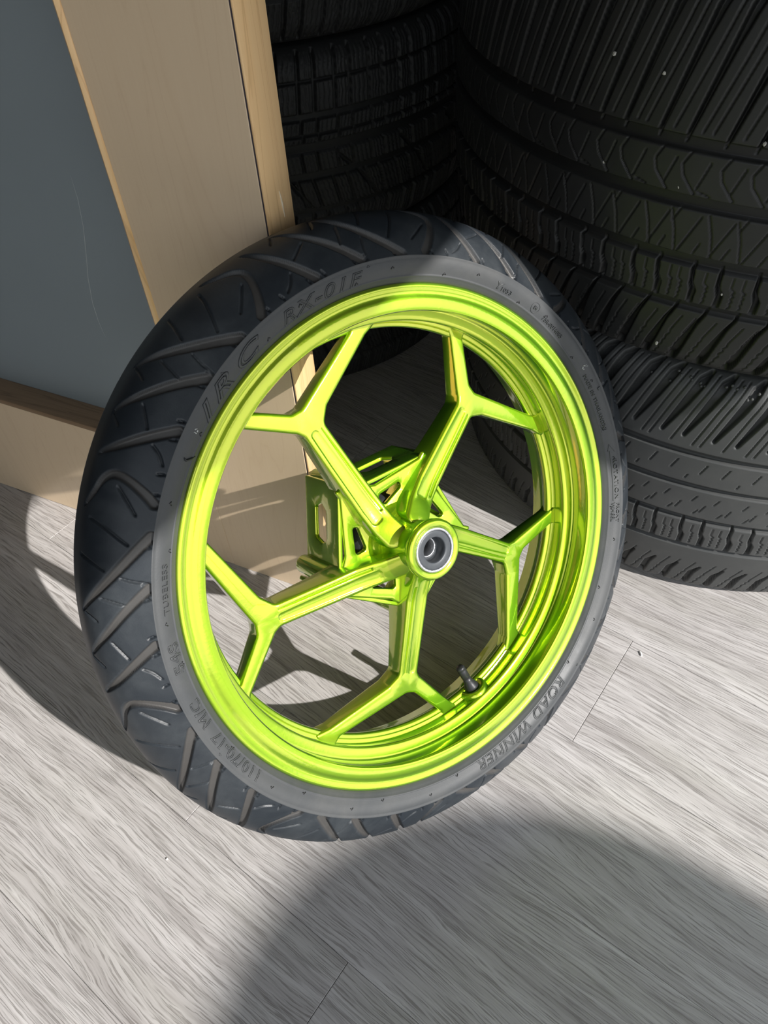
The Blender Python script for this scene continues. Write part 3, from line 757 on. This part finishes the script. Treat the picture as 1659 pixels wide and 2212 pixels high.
cw = bpy.data.meshes.new('carrier_wall'); bm.to_mesh(cw); bm.free(); cw.shade_smooth(); cw.set_sharp_from_angle(angle=math.radians(38)); cw.materials.append(M['lime'])
bm = bmesh.new()
prb = [(0, -52), (6.5, -52), (8.6, -54), (9.2, -58), (9.6, -80), (9.8, -112), (9.2, -115.5), (7.6, -116.5), (4.6, -116.5), (4.4, -104), (0, -103)]
for _ in (0,):
    n = 28; rows = []
    for r_, w_ in prb:
        rows.append([bm.verts.new((max(r_, .001) * mm * math.cos(2 * PI * q / n), max(r_, .001) * mm * math.sin(2 * PI * q / n), w_ * mm)) for q in range(n)])
    for A_, B_ in zip(rows[:-1], rows[1:]):
        for q in range(n): bm.faces.new((A_[q], A_[(q + 1) % n], B_[(q + 1) % n], B_[q]))
bmesh.ops.recalc_face_normals(bm, faces=bm.faces)
bo = bpy.data.meshes.new('mounting_boss'); bm.to_mesh(bo); bm.free(); bo.shade_smooth(); bo.set_sharp_from_angle(angle=math.radians(38)); bo.materials.append(M['lime'])
for k in range(5):
    R_ = PM @ Matrix.Rotation(math.radians(AX + 72 * k), 4, 'Z')
    o = bpy.data.objects.new('carrier_wall', cw); COL.objects.link(o); o.parent = wheel; o.matrix_basis = R_
    o = bpy.data.objects.new('mounting_boss', bo); COL.objects.link(o); o.parent = wheel
    o.matrix_basis = R_ @ Matrix.Translation((.0735, .0015, 0))
# hub barrel
hubp = [(20.9, 4.0), (20.9, 8.0), (21.2, 9.0), (22.2, 9.8), (23.4, 10.0), (24.3, 10.4), (25.6, 10.4), (27.2, 9.6), (28.2, 8.0), (28.4, 5.5), (27.8, 3.2), (26.0, 1.6), (24.0, 0.2), (22.8, -3), (22.4, -10), (22.6, -17), (23.6, -24), (26.0, -31), (29.5, -37), (33, -41), (36, -44), (37, -47), (36, -52), (34, -70), (33, -100), (30, -110), (20, -110)]
hub = wpart('hub', lathe_mesh([(r * mm, w * mm) for r, w in hubp], 160), M['lime'], label='round lime green hub'); sharp(hub, 50)
core = wpart('hub_core', lathe_mesh([(r * mm, w * mm) for r, w in [(36.5, -52.5), (40, -54), (41, -80), (38, -106), (30, -110)]], 96), M['cast'], hub, 'dark rough casting inside the hub')
wpart('bearing_ring', lathe_mesh([(r * mm, w * mm) for r, w in [(20.8, 2), (20.75, 10.0), (20.3, 10.5), (18.6, 10.5), (18.2, 10.0), (18.2, 7.5)]], 128), M['steel'], hub, 'chipped bare metal ring')
wpart('dust_seal', lathe_mesh([(r * mm, w * mm) for r, w in [(18.25, 8.6), (17.6, 9.4), (16.6, 9.6), (12.6, 9.6), (11.9, 9.2), (11.6, 8.2), (11.4, 3.0), (12.2, .0), (11.0, -3), (9.9, -3.2)]], 128), M['seal'], hub, 'flat grey dust seal')
wpart('inner_race', lathe_mesh([(r * mm, w * mm) for r, w in [(9.9, -3.5), (9.7, -2.2), (8.3, -2.2), (7.9, -2.8), (7.9, -16)]], 96), M['steel'], hub)
wpart('spacer_tube', lathe_mesh([(r * mm, w * mm) for r, w in [(7.9, -16), (9.4, -17), (9.4, -60), (8.0, -62), (8.0, -109)]], 64), M['cast'], hub)
# oval dimples where the arms run into the hub
bm = bmesh.new()
# valve
vth = math.radians(-86.3)
vb = bmesh.new()
VC = Matrix.Rotation(vth, 4, 'Z') @ Matrix.Translation((.1985, 0, -.0445)) @ Matrix.Rotation(math.radians(-90), 4, 'Y')
def lathe_bm(prof_, n=24, mtx=None):
    b = bmesh.new(); rows = []
    for r_, w_ in prof_:
        rows.append([b.verts.new((max(r_, .0005) * mm * math.cos(2 * PI * q / n), max(r_, .0005) * mm * math.sin(2 * PI * q / n), w_ * mm)) for q in range(n)])
    for A_, B_ in zip(rows[:-1], rows[1:]):
        for q in range(n): b.faces.new((A_[q], A_[(q + 1) % n], B_[(q + 1) % n], B_[q]))
    if mtx is not None: b.transform(mtx)
    return b
wpart('valve_pad', lathe_bm([(16, -9), (15.8, -1), (14.6, 1.6), (12.6, 2.8), (10.8, 2.9), (9.6, 1.9), (0, 1.8)], 40, VC), M['lime'], rim)
valve = wpart('valve_stem', lathe_bm([(7.6, 1.5), (7.8, 3.0), (7.4, 4.6), (6.0, 8.0), (4.6, 12.5), (4.3, 17), (0, 17)], 28, VC @ Matrix.Rotation(math.radians(5), 4, 'X')), M['black'], label='short black rubber valve stem')
capb = bmesh.new(); n = 32; rows = []
for r_, w_ in [(3.9, 16.5), (4.5, 17), (4.5, 28.0), (4.1, 29.0), (4.7, 29.6), (4.6, 31.5), (3.6, 33.2), (0, 33.4)]:
    rows.append([capb.verts.new(((max(r_, .001) + (.22 if (q % 2 and 17 <= w_ <= 28) else 0)) * mm * math.cos(2 * PI * q / n), (max(r_, .001) + (.22 if (q % 2 and 17 <= w_ <= 28) else 0)) * mm * math.sin(2 * PI * q / n), w_ * mm)) for q in range(n)])
for A_, B_ in zip(rows[:-1], rows[1:]):
    for q in range(n): capb.faces.new((A_[q], A_[(q + 1) % n], B_[(q + 1) % n], B_[q]))
capb.transform(VC @ Matrix.Rotation(math.radians(5), 4, 'X'))
wpart('valve_cap', capb, M['black'], valve, 'ribbed black valve cap')

# --- sidewall writing
def ang_of(u, v):      # angle on the wheel of a place seen in the photograph
    d = fw * F_PX + rt * (u - 829.5) - upv * (v - 1106.0); o = cam_loc - (WC + wn * .006)
    q = o + d * (-(o.dot(wn)) / d.dot(wn)); return math.degrees(math.atan2(q.dot(wy), q.dot(wx))), q.length * 1000
letter('IRC', ang_of(487, 822)[0], 235.2, 15.5, True, .35, 1.5, 2.1, bev=.0007)
letter('RX-01F', ang_of(697, 655)[0], 235.4, 13.5, True, .25, 1.2, 1.55)
letter('ROAD WINNER', ang_of(1130, 1560)[0], 235.4, 13.2, True, .2, 1.12, 1.32)
letter('110/70-17  M/C', ang_of(492, 1600)[0], 236.2, 11.6, True, 0, 1.08, 1.2)
letter('54S', ang_of(386, 1420)[0], 236.2, 11.6, True, 0, 1.15, 1.35)
letter('TUBELESS', ang_of(368, 1272)[0], 237.8, 6.4, False, 0, 1.1, 1.3)
letter('ROTATION', ang_of(1311, 1040)[0], 240.0, 5.6, False, 0, 1.2, 1.35)
letter('FRONT', ang_of(1318, 1108)[0], 241.5, 4.6, False, 0, 1.1, 1.3)
letter('WHEEL', ang_of(1309, 1109)[0], 236.6, 4.6, False, 0, 1.1, 1.3)
letter('MADE IN THAILAND', ang_of(1271, 875)[0], 236.4, 4.2, False, 0, 1.15, 1.35)
letter('SNI', ang_of(1297, 926)[0], 236.4, 4.6, False, 0, 1.1, 1.3)
letter('75R-0014085', ang_of(1186, 718)[0], 237.2, 4.8, False, 0, 1.05, 1.15)
letter('1053', ang_of(1091, 634)[0], 237.2, 4.6, False, 0, 1.1, 1.4)
letter('Y', ang_of(1075, 620)[0], 237.6, 7.5, True, .2, 1.1, 1.3)
letter('E4', ang_of(1151, 673)[0], 239.4, 4.2, False, 0, 1.0, 1.1)
letter('L', ang_of(1288, 839)[0], 243.6, 5, False, 0, 1.0, 1.3)
bm = bmesh.new()
def side_pt(deg, r, lift=.0002):
    a = math.radians(deg); return (r * mm * math.cos(a), r * mm * math.sin(a), side_h(r) * mm + lift)
a0, r0 = ang_of(1151, 673)
tube_bm(bm, [side_pt(a0 + 1.15 * math.cos(q), 240.9 + 4.4 * math.sin(q)) for q in np.linspace(0, 2 * PI, 25)], .0003, 5, False)
a1 = ang_of(1300, 968)[0]; a2 = ang_of(1308, 1086)[0]
tube_bm(bm, [side_pt(a1 + (a2 - a1) * q, 238.2) for q in np.linspace(.12, 1, 12)], .0003, 5)
tube_bm(bm, [side_pt(a1 + (a2 - a1) * .15, 243.2), side_pt(a1, 238.8), side_pt(a1 + (a2 - a1) * .12, 236.8)], .0003, 5)
for u, v in ((1246, 1437), (1122, 1613), (480, 1620), (468, 800), (790, 571)):
    a0 = ang_of(u, v)[0]; tube_bm(bm, [side_pt(a0 - .35, 246.0), side_pt(a0, 247.6), side_pt(a0 + .35, 246.0), side_pt(a0 - .35, 246.0)], .0002, 5)
a0 = ang_of(1300, 935)[0]; tube_bm(bm, [side_pt(a0 + 2.0, 235.2), side_pt(a0 - .2, 235.2)], .0003, 5)
rmk = wpart('raised_marks', bm, M['side'], tyre); rmk['kind'] = 'stuff'
# the small white paint dabs
for u, v in ((425, 934), (1254, 799)):
    a0, r0 = ang_of(u, v); bm = bmesh.new(); rb = random.Random(int(u))
    for q in range(9):
        aa = a0 + rb.uniform(-.35, .35); rr_ = 241.5 + rb.uniform(-2.6, 2.6)
        tube_bm(bm, [side_pt(aa, rr_), side_pt(aa + rb.uniform(-.3, .3), rr_ + rb.uniform(-2, 2))], .00035, 5)
    wpart('paint_mark', bm, M['mark'], tyre, 'white chalky paint dab')
# torn rubber bit at the bead
a0 = ang_of(411, 992)[0]; bm = bmesh.new()
tube_bm(bm, [side_pt(a0 - .8, 233), side_pt(a0 - .1, 236, .001), side_pt(a0 + .5, 240, .0012), side_pt(a0 + .1, 242, .0006)], [.0004, .0008, .0007, .0003], 6)
wpart('torn_rubber', bm, M['black'], tyre)

# ------------------------------------------------------------------ crumbs on the floor
def floor_pt(u, v):
    d = fw * F_PX + rt * (u - 829.5) - upv * (v - 1106.0); return cam_loc + d * (-cam_loc.z / d.z)
p = floor_pt(1384, 1413)
bm = box_bm(-.0010, .0010, -.0032, .0032, 0, .0022, .0005, 1)
o = bm_obj('paper_scrap', bm, M['white'], smooth=False); o.location = p; o.rotation_euler = (0, 0, .5)
tag(o, 'tiny white scrap on the floor right of the wheel, in front of the lower tyre', 'scrap')
p = floor_pt(361, 1856)
bm = bmesh.new(); bmesh.ops.create_icosphere(bm, subdivisions=1, radius=.0013, matrix=Matrix.Translation((0, 0, .0009)))
o = bm_obj('crumb', bm, M['white'], smooth=False); o.location = p
tag(o, 'tiny pale crumb on the sunlit floor at the lower left', 'crumb')

# ------------------------------------------------------------------ added unseen sign outside, its round shadow falls on the floor
hz = 2.30; sc = Vector((1.060, -0.450, 0)); tt = hz
pos = sc + Vector((1.28, -0.295, 1.0)) * hz
az = math.atan2(-0.295, 1.28)
sr = bpy.data.objects.new('round_blocker', None); COL.objects.link(sr); sr.location = (pos.x, pos.y, 0); sr.rotation_euler = (0, 0, az)
tag(sr, 'added round sign on a post outside the shop front', 'blocker')
bm = bmesh.new(); bmesh.ops.create_cone(bm, cap_ends=True, segments=96, radius1=.298, radius2=.298, depth=.004, matrix=Matrix.Translation((0, 0, hz)) @ Matrix.Rotation(PI / 2, 4, 'Y'))
o = bm_obj('blocker_disc', bm, M['blocker'], sr, smooth=False)
bm = bmesh.new(); bmesh.ops.create_cone(bm, cap_ends=True, segments=24, radius1=.03, radius2=.03, depth=hz + .25, matrix=Matrix.Translation((.034, 0, (hz + .25) / 2)))
o = bm_obj('post', bm, M['post'], sr)
